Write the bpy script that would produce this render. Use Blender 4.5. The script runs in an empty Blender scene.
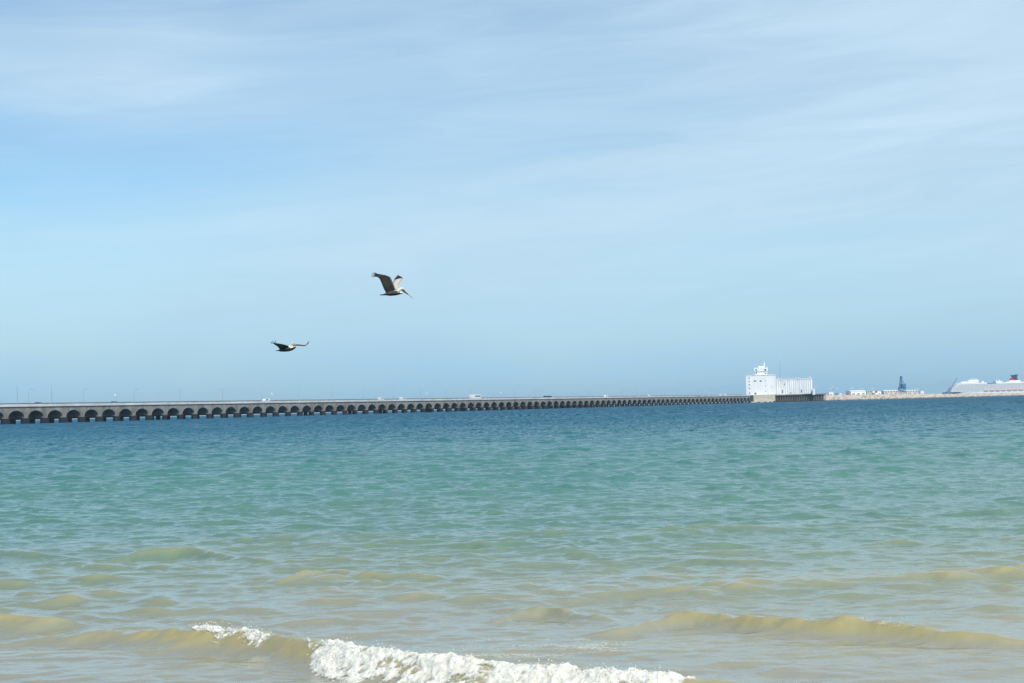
import bpy, bmesh, math, random
import numpy as np
from mathutils import Vector, Matrix
from mathutils.bvhtree import BVHTree
R = math.radians
scn = bpy.context.scene
C = scn.collection

# ---------------------------------------------------------------- camera
EYE = 1.7
K = EYE/3.6            # the sea is modelled at 1/K size and scaled down
F = 1500.0
PITCH = math.atan(65.9/F); ROLL = R(1.467)
fwd = Vector((0, math.cos(PITCH), math.sin(PITCH)))
up0 = Vector((0, -math.sin(PITCH), math.cos(PITCH)))
rt0 = Vector((1, 0, 0))
rt = rt0*math.cos(ROLL) - up0*math.sin(ROLL)
up = up0*math.cos(ROLL) + rt0*math.sin(ROLL)
cam_d = bpy.data.cameras.new('camera'); cam = bpy.data.objects.new('camera', cam_d); C.objects.link(cam)
cam.matrix_world = Matrix.Translation((0, 0, EYE)) @ Matrix((rt, up, -fwd)).transposed().to_4x4()
cam_d.sensor_width = 36; cam_d.lens = F/1024*36
cam_d.clip_start = 0.1; cam_d.clip_end = 40000
scn.camera = cam

# ---------------------------------------------------------------- light
HAZE = 0.000055
SUN_EL, SUN_AZ = 48.0, 158.0          # azimuth clockwise from +Y (straight ahead)
SKY_STRENGTH, SUN_STRENGTH, EXPOSURE = 0.105, 3.3, 0.22
scn.view_settings.view_transform = 'Standard'; scn.view_settings.look = 'None'
scn.view_settings.exposure = EXPOSURE; scn.view_settings.gamma = 1
scn.view_settings.use_curve_mapping = False
sd = Vector((math.sin(R(SUN_AZ))*math.cos(R(SUN_EL)), math.cos(R(SUN_AZ))*math.cos(R(SUN_EL)), math.sin(R(SUN_EL))))
ld = bpy.data.lights.new('sun', 'SUN'); ld.energy = SUN_STRENGTH; ld.angle = R(0.55); ld.color = (1, 0.96, 0.9)
lo = bpy.data.objects.new('sun', ld); C.objects.link(lo); lo.location = (0, -20, 60)
lo.rotation_euler = (-sd).to_track_quat('-Z', 'Y').to_euler()

w = bpy.data.worlds.new('World'); scn.world = w; w.use_nodes = True
nt = w.node_tree; N = nt.nodes; L = nt.links; N.clear()
def nd(t, **k):
    n = N.new(t)
    for a, b in k.items(): setattr(n, a, b)
    return n
def val(n, i, v):
    if isinstance(v, (int, float, tuple)): n.inputs[i].default_value = v
    else: L.new(v, n.inputs[i])
def M(op, a, b=0.0, c=0.0, clamp=False):
    n = nd('ShaderNodeMath', operation=op, use_clamp=clamp)
    val(n, 0, a); val(n, 1, b); val(n, 2, c)
    return n.outputs[0]
out = nd('ShaderNodeOutputWorld'); bg = nd('ShaderNodeBackground'); bg.inputs['Strength'].default_value = SKY_STRENGTH
sky = nd('ShaderNodeTexSky', sky_type='NISHITA'); sky.sun_disc = False
sky.sun_elevation = R(SUN_EL); sky.sun_rotation = R(SUN_AZ); sky.altitude = 0
sky.air_density = 1.0; sky.dust_density = 0.6; sky.ozone_density = 2.2
tc = nd('ShaderNodeTexCoord'); sp = nd('ShaderNodeSeparateXYZ'); L.new(tc.outputs['Generated'], sp.inputs[0])
X, Y, Z = sp.outputs
az = M('ARCTAN2', X, Y); el = M('ARCSINE', Z)
def noise(ax, ay, scale, detail=5, rough=.55, off=0.0, dist=0.0):
    cb = nd('ShaderNodeCombineXYZ'); val(cb, 0, ax); val(cb, 1, ay); val(cb, 2, off)
    n = nd('ShaderNodeTexNoise'); n.inputs['Scale'].default_value = scale
    n.inputs['Detail'].default_value = detail; n.inputs['Roughness'].default_value = rough
    n.inputs['Distortion'].default_value = dist
    L.new(cb.outputs[0], n.inputs['Vector']); return n.outputs['Fac']
el2 = M('SUBTRACT', el, M('MULTIPLY', az, 0.06))      # the veils rise gently to the right
streak = noise(M('MULTIPLY', az, 2.0), M('MULTIPLY', el2, 14.0), 1.0, 5, .5, 3.1, .3)
broad = noise(M('MULTIPLY', az, 2.6), M('MULTIPLY', el2, 7.0), 1.0, 3, .45, 7.7, .2)
fine = noise(M('MULTIPLY', az, 6.0), M('MULTIPLY', el2, 48.0), 1.0, 8, .62, 1.3, .9)
cr = nd('ShaderNodeValToRGB'); cr.color_ramp.interpolation = 'EASE'   # how much thin cloud at each height
e = cr.color_ramp.elements
e[0].position = 0.0; e[0].color = (.95, .95, .95, 1); e[1].position = 1.0; e[1].color = (.35, .35, .35, 1)
for p, v in ((.05, .92), (.12, .80), (.25, .70), (.36, .66), (.46, .72), (.6, .78)):
    q = e.new(p); q.color = (v, v, v, 1)
L.new(M('MULTIPLY', el, 2.2, clamp=True), cr.inputs[0])
f = cr.outputs['Color']
f = M('ADD', f, M('MULTIPLY', M('SUBTRACT', streak, .5), .85))
f = M('ADD', f, M('MULTIPLY', M('SUBTRACT', broad, .5), .8))
f = M('ADD', f, M('MULTIPLY', M('SUBTRACT', fine, .5), .45))
hi = M('MULTIPLY', M('SUBTRACT', el, .06), 7.0, clamp=True)
f = M('ADD', f, M('MULTIPLY', M('MULTIPLY', az, .7), hi))
def patch_(az0, el0, wa, we, k):      # one clear gap or one thicker veil
    a_ = M('DIVIDE', M('SUBTRACT', az, az0), wa); b_ = M('DIVIDE', M('SUBTRACT', el2, el0), we)
    q = M('ADD', M('MULTIPLY', a_, a_), M('MULTIPLY', b_, b_)); q = M('MAXIMUM', M('SUBTRACT', 1.0, q), 0.0)
    q = M('MULTIPLY', M('MULTIPLY', q, q), k); return M('MULTIPLY', q, M('ADD', .55, streak))
f = M('ADD', f, patch_(-.27, .175, .24, .045, -.26))
f = M('ADD', f, patch_(-.30, .245, .20, .040, .30))
f = M('ADD', f, patch_(.05, .155, .16, .012, .14))
f = M('ADD', f, patch_(.22, .095, .20, .010, -.16))
f = M('ADD', f, 0.0, clamp=True)
mx = nd('ShaderNodeMix', data_type='RGBA'); L.new(f, mx.inputs[0])
tn = nd('ShaderNodeVectorMath', operation='MULTIPLY'); L.new(sky.outputs[0], tn.inputs[0]); tn.inputs[1].default_value = (.80, 1.03, 1.10)
L.new(tn.outputs[0], mx.inputs[6])
vc = nd('ShaderNodeValToRGB'); e = vc.color_ramp.elements      # colour of the thin veil, hazier blue low down
e[0].position = 0; e[0].color = (.325, .565, .78, 1); e[1].position = 1; e[1].color = (.52, .66, .80, 1)
for p, c_ in ((.04, (.36, .60, .81, 1)), (.12, (.45, .675, .845, 1)), (.27, (.56, .755, .90, 1)), (.5, (.54, .735, .90, 1))):
    q = e.new(p); q.color = c_
L.new(M('MULTIPLY', el, 2.2, clamp=True), vc.inputs[0])
vs = nd('ShaderNodeVectorMath', operation='SCALE'); L.new(vc.outputs['Color'], vs.inputs[0]); L.new(M('MULTIPLY', M('ADD', M('ADD', .83, M('MULTIPLY', fine, .20)), M('MULTIPLY', streak, .14)), 1/SKY_STRENGTH/2**EXPOSURE), vs.inputs['Scale'])
L.new(vs.outputs[0], mx.inputs[7])
L.new(mx.outputs[2], bg.inputs[0]); L.new(bg.outputs[0], out.inputs[0])

# ---------------------------------------------------------------- pixel helpers
def ray(u, v):
    return (fwd*F + rt*(u-512) - up*(v-341.5)).normalized()
def ground(u, v, z=0.0):
    d = ray(u, v); t = (z-EYE)/d.z; return Vector((d.x*t, d.y*t, z))
def lground(u, v, z=0.0):
    return ground(u, v, z*K)/K
def at(u, v, Yd):
    d = ray(u, v); t = Yd/d.y; return Vector((d.x*t, Yd, EYE+d.z*t))

# ---------------------------------------------------------------- materials
def mat(name, col, rough=.7, var=.12, scale=1.0, metal=0.0, coord='Object', spec=.5, bump=0.0, col2=None):
    m = bpy.data.materials.new(name); m.use_nodes = True; t = m.node_tree
    b = t.nodes['Principled BSDF']; b.inputs['Roughness'].default_value = rough; b.inputs['Metallic'].default_value = metal
    b.inputs['Specular IOR Level'].default_value = spec
    tc = t.nodes.new('ShaderNodeTexCoord'); n = t.nodes.new('ShaderNodeTexNoise'); n.inputs['Scale'].default_value = scale
    n.inputs['Detail'].default_value = 6; t.links.new(tc.outputs[coord], n.inputs['Vector'])
    r = t.nodes.new('ShaderNodeValToRGB'); r.color_ramp.elements[0].position = .3; r.color_ramp.elements[1].position = .7
    c1 = tuple(c*(1-var) for c in col); c2 = col2 or tuple(min(1, c*(1+var)) for c in col)
    r.color_ramp.elements[0].color = (*c1, 1); r.color_ramp.elements[1].color = (*c2, 1)
    t.links.new(n.outputs['Fac'], r.inputs[0]); t.links.new(r.outputs[0], b.inputs['Base Color'])
    if bump:
        bp = t.nodes.new('ShaderNodeBump'); bp.inputs['Strength'].default_value = .6; bp.inputs['Distance'].default_value = bump
        t.links.new(n.outputs['Fac'], bp.inputs['Height']); t.links.new(bp.outputs[0], b.inputs['Normal'])
    return m
MT = dict(
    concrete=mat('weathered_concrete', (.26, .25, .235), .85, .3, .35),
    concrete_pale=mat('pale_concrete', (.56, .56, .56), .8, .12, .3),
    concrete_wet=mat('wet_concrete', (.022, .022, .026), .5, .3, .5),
    asphalt=mat('asphalt', (.06, .06, .06), .9, .2, 2.),
    dark_pipe=mat('dark_painted_pipe', (.045, .065, .085), .6, .2, .3),
    white=mat('white_render', (.87, .87, .85), .8, .05, .08),
    white_dull=mat('dull_white_render', (.80, .80, .79), .85, .08, .06),
    window=mat('window_glass', (.09, .11, .13), .1, .2, 1.),
    white_metal=mat('white_metal', (.78, .79, .8), .4, .04, 1., spec=.5),
    grey_metal=mat('galvanised_metal', (.36, .38, .40), .55, .1, 1., metal=.2),
    rock=mat('limestone_riprap', (.52, .46, .39), .9, .2, .5),
    rock_yellow=mat('ochre_stone', (.52, .47, .36), .9, .2, .3),
    peach=mat('peach_render', (.70, .60, .54), .8, .08, .2),
    cream=mat('cream_render', (.66, .63, .57), .8, .06, .2),
    roofwhite=mat('white_roof_sheet', (.76, .77, .78), .6, .05, .2),
    crane_blue=mat('navy_crane_paint', (.06, .17, .32), .5, .15, .3),
    ship_white=mat('ship_white_paint', (.84, .84, .84), .45, .04, .05),
    ship_blue=mat('ship_navy_paint', (.02, .06, .14), .4, .1, .1),
    ship_red=mat('ship_red_paint', (.55, .03, .06), .4, .1, .1),
    orange=mat('lifeboat_orange', (.72, .36, .28), .5, .1, .5),
    tyre=mat('rubber_tyre', (.02, .02, .02), .8, .1, 5.),
    car_white=mat('white_car_paint', (.8, .8, .8), .25, .02, 2.),
    car_dark=mat('dark_car_paint', (.03, .035, .045), .25, .1, 2.),
    container_red=mat('red_container', (.40, .12, .08), .6, .15, .5),
    container_green=mat('green_container', (.12, .30, .16), .6, .15, .5),
    container_blue=mat('blue_container', (.08, .22, .42), .6, .15, .5),
    sand=mat('beach_sand', (.42, .36, .26), .95, .12, 3.),
)
def stain(m, sc, k, low=None):
    t = m.node_tree; b = t.nodes['Principled BSDF']; src = b.inputs['Base Color'].links[0].from_socket
    g = t.nodes.new('ShaderNodeNewGeometry'); mp = t.nodes.new('ShaderNodeMapping'); mp.inputs['Scale'].default_value = sc
    t.links.new(g.outputs['Position'], mp.inputs[0]); n = t.nodes.new('ShaderNodeTexNoise'); n.inputs['Scale'].default_value = 1; n.inputs['Detail'].default_value = 6
    n.inputs['Roughness'].default_value = .65; t.links.new(mp.outputs[0], n.inputs['Vector'])
    q = t.nodes.new('ShaderNodeMapRange'); q.inputs[1].default_value = .3; q.inputs[2].default_value = .65; q.inputs[3].default_value = k; q.inputs[4].default_value = 1.12
    t.links.new(n.outputs['Fac'], q.inputs[0]); x = t.nodes.new('ShaderNodeVectorMath'); x.operation = 'SCALE'
    t.links.new(src, x.inputs[0]); t.links.new(q.outputs[0], x.inputs['Scale']); t.links.new(x.outputs[0], b.inputs['Base Color'])
stain(MT['concrete'], (.5, .09, .12), .55); stain(MT['concrete_pale'], (.12, .03, .3), .8); stain(MT['white'], (.5, .5, .05), .9); stain(MT['white_dull'], (.6, .6, .04), .82)
def wet_foot(m, z0, z1, k):
    t = m.node_tree; b = t.nodes['Principled BSDF']; src = b.inputs['Base Color'].links[0].from_socket
    g = t.nodes.new('ShaderNodeNewGeometry'); sx = t.nodes.new('ShaderNodeSeparateXYZ'); t.links.new(g.outputs['Position'], sx.inputs[0])
    q = t.nodes.new('ShaderNodeMapRange'); q.inputs[1].default_value = z0; q.inputs[2].default_value = z1; q.inputs[3].default_value = k
    t.links.new(sx.outputs[2], q.inputs[0]); x = t.nodes.new('ShaderNodeVectorMath'); x.operation = 'SCALE'
    t.links.new(src, x.inputs[0]); t.links.new(q.outputs[0], x.inputs['Scale']); t.links.new(x.outputs[0], b.inputs['Base Color'])
wet_foot(MT['rock'], .5, 1.4, .4); wet_foot(MT['rock_yellow'], .6, 2.2, .6)
# balconied ship side: strips of dark balcony openings
def balcony_mat():
    m = bpy.data.materials.new('ship_balconies'); m.use_nodes = True; t = m.node_tree; b = t.nodes['Principled BSDF']
    tc = t.nodes.new('ShaderNodeTexCoord'); mp = t.nodes.new('ShaderNodeMapping'); mp.inputs['Rotation'].default_value = (R(90), 0, 0)
    br = t.nodes.new('ShaderNodeTexBrick'); br.offset = 0; br.inputs['Scale'].default_value = 1
    br.inputs['Brick Width'].default_value = 3.2; br.inputs['Row Height'].default_value = 2.9; br.inputs['Mortar Size'].default_value = .62
    br.inputs['Color1'].default_value = (.34, .37, .40, 1); br.inputs['Color2'].default_value = (.48, .50, .52, 1)
    br.inputs['Mortar'].default_value = (.68, .69, .70, 1)
    t.links.new(tc.outputs['Object'], mp.inputs[0]); t.links.new(mp.outputs[0], br.inputs[0]); t.links.new(br.outputs[0], b.inputs['Base Color'])
    b.inputs['Roughness'].default_value = .5
    return m
MT['balcony'] = balcony_mat()

# ---------------------------------------------------------------- mesh helpers
def obj(name, bm, m, parent=None, smooth=False, bevel=0.0):
    me = bpy.data.meshes.new(name)
    if isinstance(bm, tuple): me.from_pydata(bm[0], [], bm[1])
    else:
        bmesh.ops.recalc_face_normals(bm, faces=bm.faces); bm.to_mesh(me); bm.free()
    if smooth: me.polygons.foreach_set('use_smooth', [True]*len(me.polygons))
    me.materials.append(MT[m] if isinstance(m, str) else m)
    o = bpy.data.objects.new(name, me); C.objects.link(o)
    if parent: o.parent = parent
    if bevel:
        md = o.modifiers.new('bevel', 'BEVEL'); md.width = bevel; md.segments = 2; md.limit_method = 'ANGLE'
    return o
def tag(o, label=None, cat=None, group=None, kind=None):
    if label: o['label'] = label
    if cat: o['category'] = cat
    if group: o['group'] = group
    if kind: o['kind'] = kind
    return o
def thing(name, label, cat, loc=(0, 0, 0), rz=0.0, group=None):
    o = bpy.data.objects.new(name, None); C.objects.link(o); o.empty_display_size = .5
    o.location = loc; o.rotation_euler = (0, 0, rz)
    return tag(o, label, cat, group)
def copy_tree(o, parent=None):
    c = o.copy(); C.objects.link(c); c.parent = parent
    for ch in list(o.children): copy_tree(ch, c)
    return c
def NB(): return bmesh.new()
def box(bm, x0, x1, y0, y1, z0, z1):
    vs = [bm.verts.new(p) for p in ((x0,y0,z0),(x1,y0,z0),(x1,y1,z0),(x0,y1,z0),(x0,y0,z1),(x1,y0,z1),(x1,y1,z1),(x0,y1,z1))]
    for f in ((0,1,2,3),(4,7,6,5),(0,4,5,1),(1,5,6,2),(2,6,7,3),(3,7,4,0)): bm.faces.new([vs[i] for i in f])
    return bm
def bbox(*a): return box(NB(), *a)
def tube(bm, pts, r, n=8, caps=True):
    pts = [Vector(p) for p in pts]; rings = []
    rr = r if isinstance(r, (list, tuple)) else [r]*len(pts)
    for i, p in enumerate(pts):
        d = (pts[min(i+1, len(pts)-1)]-pts[max(i-1, 0)]).normalized()
        a = d.cross(Vector((0, 1, 0)) if abs(d.y) < .9 else Vector((1, 0, 0))).normalized(); b = d.cross(a)
        rings.append([bm.verts.new(p+(a*math.cos(k*2*math.pi/n)+b*math.sin(k*2*math.pi/n))*rr[i]) for k in range(n)])
    for i in range(len(rings)-1):
        for k in range(n): bm.faces.new((rings[i][k], rings[i][(k+1) % n], rings[i+1][(k+1) % n], rings[i+1][k]))
    if caps: bm.faces.new(rings[0]); bm.faces.new(rings[-1])
    return bm
def prism_xz(bm, prof, y0, y1):
    a = [bm.verts.new((x, y0, z)) for x, z in prof]; b = [bm.verts.new((x, y1, z)) for x, z in prof]; n = len(prof)
    bm.faces.new(a); bm.faces.new(b[::-1])
    for i in range(n): bm.faces.new((a[i], b[i], b[(i+1) % n], a[(i+1) % n]))
    return bm

# ---------------------------------------------------------------- value noise in numpy
def vnoise(x, y, seed=0):
    xi = np.floor(x).astype(np.int64); yi = np.floor(y).astype(np.int64); fx = x-xi; fy = y-yi
    fx = fx*fx*(3-2*fx); fy = fy*fy*(3-2*fy)
    def h(a, b):
        v = (a*374761393 + b*668265263 + seed*974634777) & 0xffffffff
        v = ((v ^ (v >> 13))*1274126177) & 0xffffffff
        return ((v ^ (v >> 16)) & 0xffff)/65535.0
    return (h(xi, yi)*(1-fx)+h(xi+1, yi)*fx)*(1-fy)+(h(xi, yi+1)*(1-fx)+h(xi+1, yi+1)*fx)*fy
def fbm(x, y, oct=4, seed=0, gain=.5):
    s = 0; a = 1; t = 0
    for i in range(oct): s = s+a*vnoise(x*2**i+17.3*i, y*2**i-9.1*i, seed+i); t += a; a *= gain
    return s/t

# ---------------------------------------------------------------- the sea surface
rng = np.random.default_rng(11)
NW = 100
lam = np.exp(np.linspace(math.log(.28), math.log(11.0), NW))*rng.uniform(.93, 1.07, NW)
spread = np.interp(lam, [.4, 2, 5, 11], [.5, .42, .3, .14])
th = -math.pi/2 + .12 + rng.normal(0, 1, NW)*spread
ak = np.interp(lam, [.4, 1, 2.5, 5, 11], [.042, .036, .019, .009, .006])
amp = ak*lam/(2*math.pi); kx = np.cos(th)*2*math.pi/lam; ky = np.sin(th)*2*math.pi/lam; ph = rng.uniform(0, 6.28, NW)
SP = .00125
def spacing(y): return np.maximum(y*SP, .023)

# crest lines: (pixel u, pixel v of the crest top, height in metres)
CRESTS = [
 [(10,641,0),(60,634,.13),(130,630,.24),(190,628,.33),(235,631,.34),(272,636,.32),(300,644,.34),(345,649,.38),(400,657,.36),(500,668,.34),(600,672,.32),(690,679,.28),(760,686,.18),(850,692,0)],
 [(560,638,0),(620,626,.13),(660,615,.22),(690,608,.32),(730,615,.25),(770,619,.24),(860,622,.28),(930,632,.2),(1000,641,.12),(1080,648,0)],
 [(490,620,0),(520,607,.12),(550,604,.16),(580,610,.14),(625,619,0)],
 [(-90,618,.1),(-30,614,.24),(10,614,.25),(45,617,.18),(80,622,0)],
 [(35,603,0),(65,596,.14),(98,602,0)],
 [(70,570,0),(120,553,.16),(160,547,.27),(190,546,.24),(240,555,.14),(280,563,0)],
 [(270,586,0),(300,576,.14),(325,568,.19),(350,571,.16),(390,580,0)],
 [(-50,549,.1),(20,550,.18),(75,557,0)],
 [(470,550,0),(540,543,.15),(610,548,0)],
 [(630,568,0),(690,556,.16),(750,557,.15),(810,563,0)],
 [(950,577,0),(1000,570,.18),(1070,573,.1)],
 [(930,516,0),(990,509,.2),(1060,507,.2)],
 [(840,548,0),(890,540,.16),(940,545,0)],
 [(380,600,0),(420,594,.08),(470,599,0)],
 [(700,592,0),(740,586,.1),(790,590,0)],
 [(930,607,0),(985,600,.12),(1040,606,0)],
]
cl = []
for c in CRESTS:
    P = np.array([[*lground(u, v, h*.7+.02).xy, h*.8] for u, v, h in c]); cl.append((P, None))
rc = np.random.default_rng(5)
for i in range(1600):
    y0 = float(np.exp(rc.uniform(math.log(24), math.log(260)))); x0 = float(rc.uniform(-.42, .42)*y0)
    Lc = float(rc.uniform(.22, .95))*(1+y0/150); A = float(rc.uniform(.03, .13))*(.08+1.17*min(1, y0/95)); sl = float(rc.normal(-.12, .22))
    cl.append((np.array([[x0-Lc, y0-sl*Lc, 0], [x0-Lc*.4, y0-sl*Lc*.4, A*.8], [x0+Lc*.3, y0+sl*Lc*.3, A], [x0+Lc, y0+sl*Lc, 0]]), i))
def crest_fns(P, x):
    """smoothed centre line and height of a crest at x"""
    xs, ys, hs = P[:, 0], P[:, 1], P[:, 2]; yc = 0; hc = 0
    for o in (-.3, -.15, 0, .15, .3):
        s = (xs[-1]-xs[0])*.22
        yc = yc+np.interp(x+o*s, xs, ys)/5; hc = hc+np.interp(x+o*s, xs, hs, left=0, right=0)/5
    return yc, hc
def disp(x, y):
    """horizontal and vertical displacement of the water at rest position x, y"""
    dx = np.zeros_like(x); dy = np.zeros_like(x); dz = np.zeros_like(x)
    sp_ = spacing(y)
    shore = np.interp(y, [14, 22, 35, 70], [.35, .42, .62, 1.0])
    gust = .65+.7*fbm(x*.055+3, y*.03+8, 3, 40)
    for i in range(NW):
        wgt = np.clip((lam[i]/sp_-3.0)/3.0, 0, 1)
        if wgt.max() <= 0: continue
        p = kx[i]*x+ky[i]*y+ph[i]; a = amp[i]*wgt*(shore*gust if lam[i] < 6 else .8)
        s = np.sin(p); c = np.cos(p)
        dz += a*s; q = .95*a
        dx += q*c*math.cos(th[i]); dy += q*c*math.sin(th[i])
    for P, sd_ in cl:
        if y.min() > P[:, 1].max()+8 or y.max() < P[:, 1].min()-8: continue
        m = (x > P[0, 0]-.5) & (x < P[-1, 0]+.5) & (np.abs(y-P[:, 1].mean()) < 7+np.ptp(P[:, 1]))
        if not m.any(): continue
        xx = x[m]; yc, hc = crest_fns(P, xx)
        yc = yc+.16*(vnoise(xx*1.3, xx*0+3, 7 if sd_ is None else sd_)-.5)
        d = y[m]-yc
        wf = .13+hc*1.0; wb = .32+hc*2.4
        ww = np.where(d < 0, wf, wb)
        g = np.exp(-(np.abs(d)/ww)**1.7)
        tr = np.exp(-((d+wf*2.4)/(wf*1.4))**2)*.16     # trough ahead of the crest
        if sd_ is None: hc = hc*(.72+.5*fbm(xx*2.2, y[m]*3.0, 3, 61))
        dz[m] += hc*(g-tr)
    return dx, dy, dz

def water_mat():
    m = bpy.data.materials.new('sea_water'); m.use_nodes = True; t = m.node_tree; b = t.nodes['Principled BSDF']; n = t.nodes; l = t.links
    def mth(op, a, b_=0., cl_=False):
        q = n.new('ShaderNodeMath'); q.operation = op; q.use_clamp = cl_
        for i, v in enumerate((a, b_)):
            if isinstance(v, (int, float)): q.inputs[i].default_value = v
            else: l.new(v, q.inputs[i])
        return q.outputs[0]
    g0 = n.new('ShaderNodeNewGeometry'); g = n.new('ShaderNodeVectorMath'); g.operation = 'SCALE'; g.inputs['Scale'].default_value = 1/K; l.new(g0.outputs['Position'], g.inputs[0])
    s = n.new('ShaderNodeSeparateXYZ'); l.new(g.outputs[0], s.inputs[0])
    def nz(scale, detail, vec, rough=.5):
        mp = n.new('ShaderNodeMapping'); mp.inputs['Scale'].default_value = vec; l.new(g.outputs[0], mp.inputs[0])
        q = n.new('ShaderNodeTexNoise'); q.inputs['Scale'].default_value = scale; q.inputs['Detail'].default_value = detail
        q.inputs['Roughness'].default_value = rough; l.new(mp.outputs[0], q.inputs['Vector']); return q.outputs['Fac']
    # distance from the beach, warped by drifting patches of sand and weed
    patch = nz(1, 4, (.035, .02, 0)); patch2 = nz(1, 3, (.25, .12, 0))
    lg = mth('LOGARITHM', mth('MAXIMUM', s.outputs[1], 5.0), 10.0)
    lg = mth('ADD', lg, mth('MULTIPLY', mth('SUBTRACT', patch, .5), .38))
    lg = mth('ADD', lg, mth('MULTIPLY', mth('SUBTRACT', patch2, .5), .10))
    lg = mth('ADD', lg, mth('MULTIPLY', s.outputs[2], .0))
    u = mth('DIVIDE', mth('SUBTRACT', lg, 1.2), 2.4, True)     # 16 m -> 0, 4 km -> 1
    r = n.new('ShaderNodeValToRGB'); e = r.color_ramp.elements
    def P(y): return (math.log10(y)-1.2)/2.4
    stops = WATER
    e[0].position = P(stops[0][0]); e[0].color = (*stops[0][1], 1); e[1].position = P(stops[-1][0]); e[1].color = (*stops[-1][1], 1)
    for y, c in stops[1:-1]: q = e.new(P(y)); q.color = (*c, 1)
    l.new(u, r.inputs[0])
    # stirred sand and weaker sky reflection on crest faces, painted as tan by height
    crest_tan = mth('MULTIPLY', mth('DIVIDE', mth('SUBTRACT', s.outputs[2], .03), .14, True), mth('SUBTRACT', 1.0, mth('DIVIDE', mth('SUBTRACT', s.outputs[1], 26.0), 22.0, True)))
    mxs = n.new('ShaderNodeMix'); mxs.data_type = 'RGBA'; l.new(crest_tan, mxs.inputs[0]); l.new(r.outputs[0], mxs.inputs[6]); mxs.inputs[7].default_value = (.35, .305, .145, 1)
    l.new(mxs.outputs[2], b.inputs['Base Color'])
    b.inputs['IOR'].default_value = 1.58
    sr = n.new('ShaderNodeMapRange'); sr.inputs[1].default_value = 2.1; sr.inputs[2].default_value = 2.9; sr.inputs[3].default_value = .5; sr.inputs[4].default_value = .19
    l.new(lg, sr.inputs[0])
    # cat's paws: groups of steeper ripples, shaded into colour and sheen, coarser the farther out they lie
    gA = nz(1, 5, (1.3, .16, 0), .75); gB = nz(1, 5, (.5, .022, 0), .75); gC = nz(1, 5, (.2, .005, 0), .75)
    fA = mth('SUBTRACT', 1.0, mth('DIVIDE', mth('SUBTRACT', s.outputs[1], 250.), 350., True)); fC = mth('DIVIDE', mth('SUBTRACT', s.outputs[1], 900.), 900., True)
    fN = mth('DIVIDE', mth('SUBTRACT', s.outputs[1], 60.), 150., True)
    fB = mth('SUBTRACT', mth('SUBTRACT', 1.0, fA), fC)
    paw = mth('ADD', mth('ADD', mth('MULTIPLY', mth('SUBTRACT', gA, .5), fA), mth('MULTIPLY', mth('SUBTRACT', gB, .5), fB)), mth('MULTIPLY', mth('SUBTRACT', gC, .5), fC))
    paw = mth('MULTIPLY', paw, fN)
    l.new(mth('ADD', sr.outputs[0], mth('MULTIPLY', paw, 3.0), True), b.inputs['Specular IOR Level'])
    rr = n.new('ShaderNodeMapRange'); rr.inputs[1].default_value = 1.3; rr.inputs[2].default_value = 3.0; rr.inputs[3].default_value = .04; rr.inputs[4].default_value = .32
    l.new(lg, rr.inputs[0]); l.new(rr.outputs[0], b.inputs['Roughness'])
    # wave faces too small to model out there: seen edge-on they show the water body instead of the sky
    df = n.new('ShaderNodeBsdfDiffuse'); face_shade = n.new('ShaderNodeVectorMath'); face_shade.operation = 'SCALE'; l.new(r.outputs[0], face_shade.inputs[0]); l.new(mth('MAXIMUM', mth('ADD', 1.0, mth('MULTIPLY', paw, 3.5)), .3), face_shade.inputs['Scale']); l.new(face_shade.outputs[0], df.inputs['Color']); ms = n.new('ShaderNodeMixShader')  # paw darkens the body colour, painting the dark faces of distant waves
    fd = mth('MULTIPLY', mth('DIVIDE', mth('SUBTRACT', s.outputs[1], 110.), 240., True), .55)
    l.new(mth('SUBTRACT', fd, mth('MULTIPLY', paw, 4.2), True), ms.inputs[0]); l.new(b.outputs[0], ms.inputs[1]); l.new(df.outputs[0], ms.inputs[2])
    l.new(ms.outputs[0], t.nodes['Material Output'].inputs['Surface'])
    h1 = nz(1, 3, (5.5, 8.5, 6)); h2 = nz(1, 4, (.55, .9, .5), .6)
    near = mth('SUBTRACT', 1.0, mth('DIVIDE', s.outputs[1], 90.0), True)
    hh = mth('ADD', mth('MULTIPLY', h1, mth('MULTIPLY', near, .016)), mth('MULTIPLY', h2, mth('MULTIPLY', mth('DIVIDE', s.outputs[1], 250.0, True), .55)))
    h3 = nz(1, 4, (1.8, 3.6, 1.5), .6)
    mid = mth('DIVIDE', mth('SUBTRACT', s.outputs[1], 25.), 60., True)
    hh = mth('ADD', hh, mth('MULTIPLY', h3, mth('MULTIPLY', mid, .06)))
    bp = n.new('ShaderNodeBump'); bp.inputs['Strength'].default_value = 1; bp.inputs['Distance'].default_value = K
    l.new(hh, bp.inputs['Height']); l.new(bp.outputs[0], b.inputs['Normal'])
    return m
WATER = [(16, (.30, .285, .22)), (24, (.285, .275, .185)), (32, (.20, .24, .15)), (45, (.10, .20, .14)), (75, (.066, .195, .155)),
         (130, (.045, .175, .165)), (200, (.020, .130, .165)), (350, (.006, .10, .155)), (1500, (.004, .085, .15)), (4000, (.004, .08, .15))]

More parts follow.
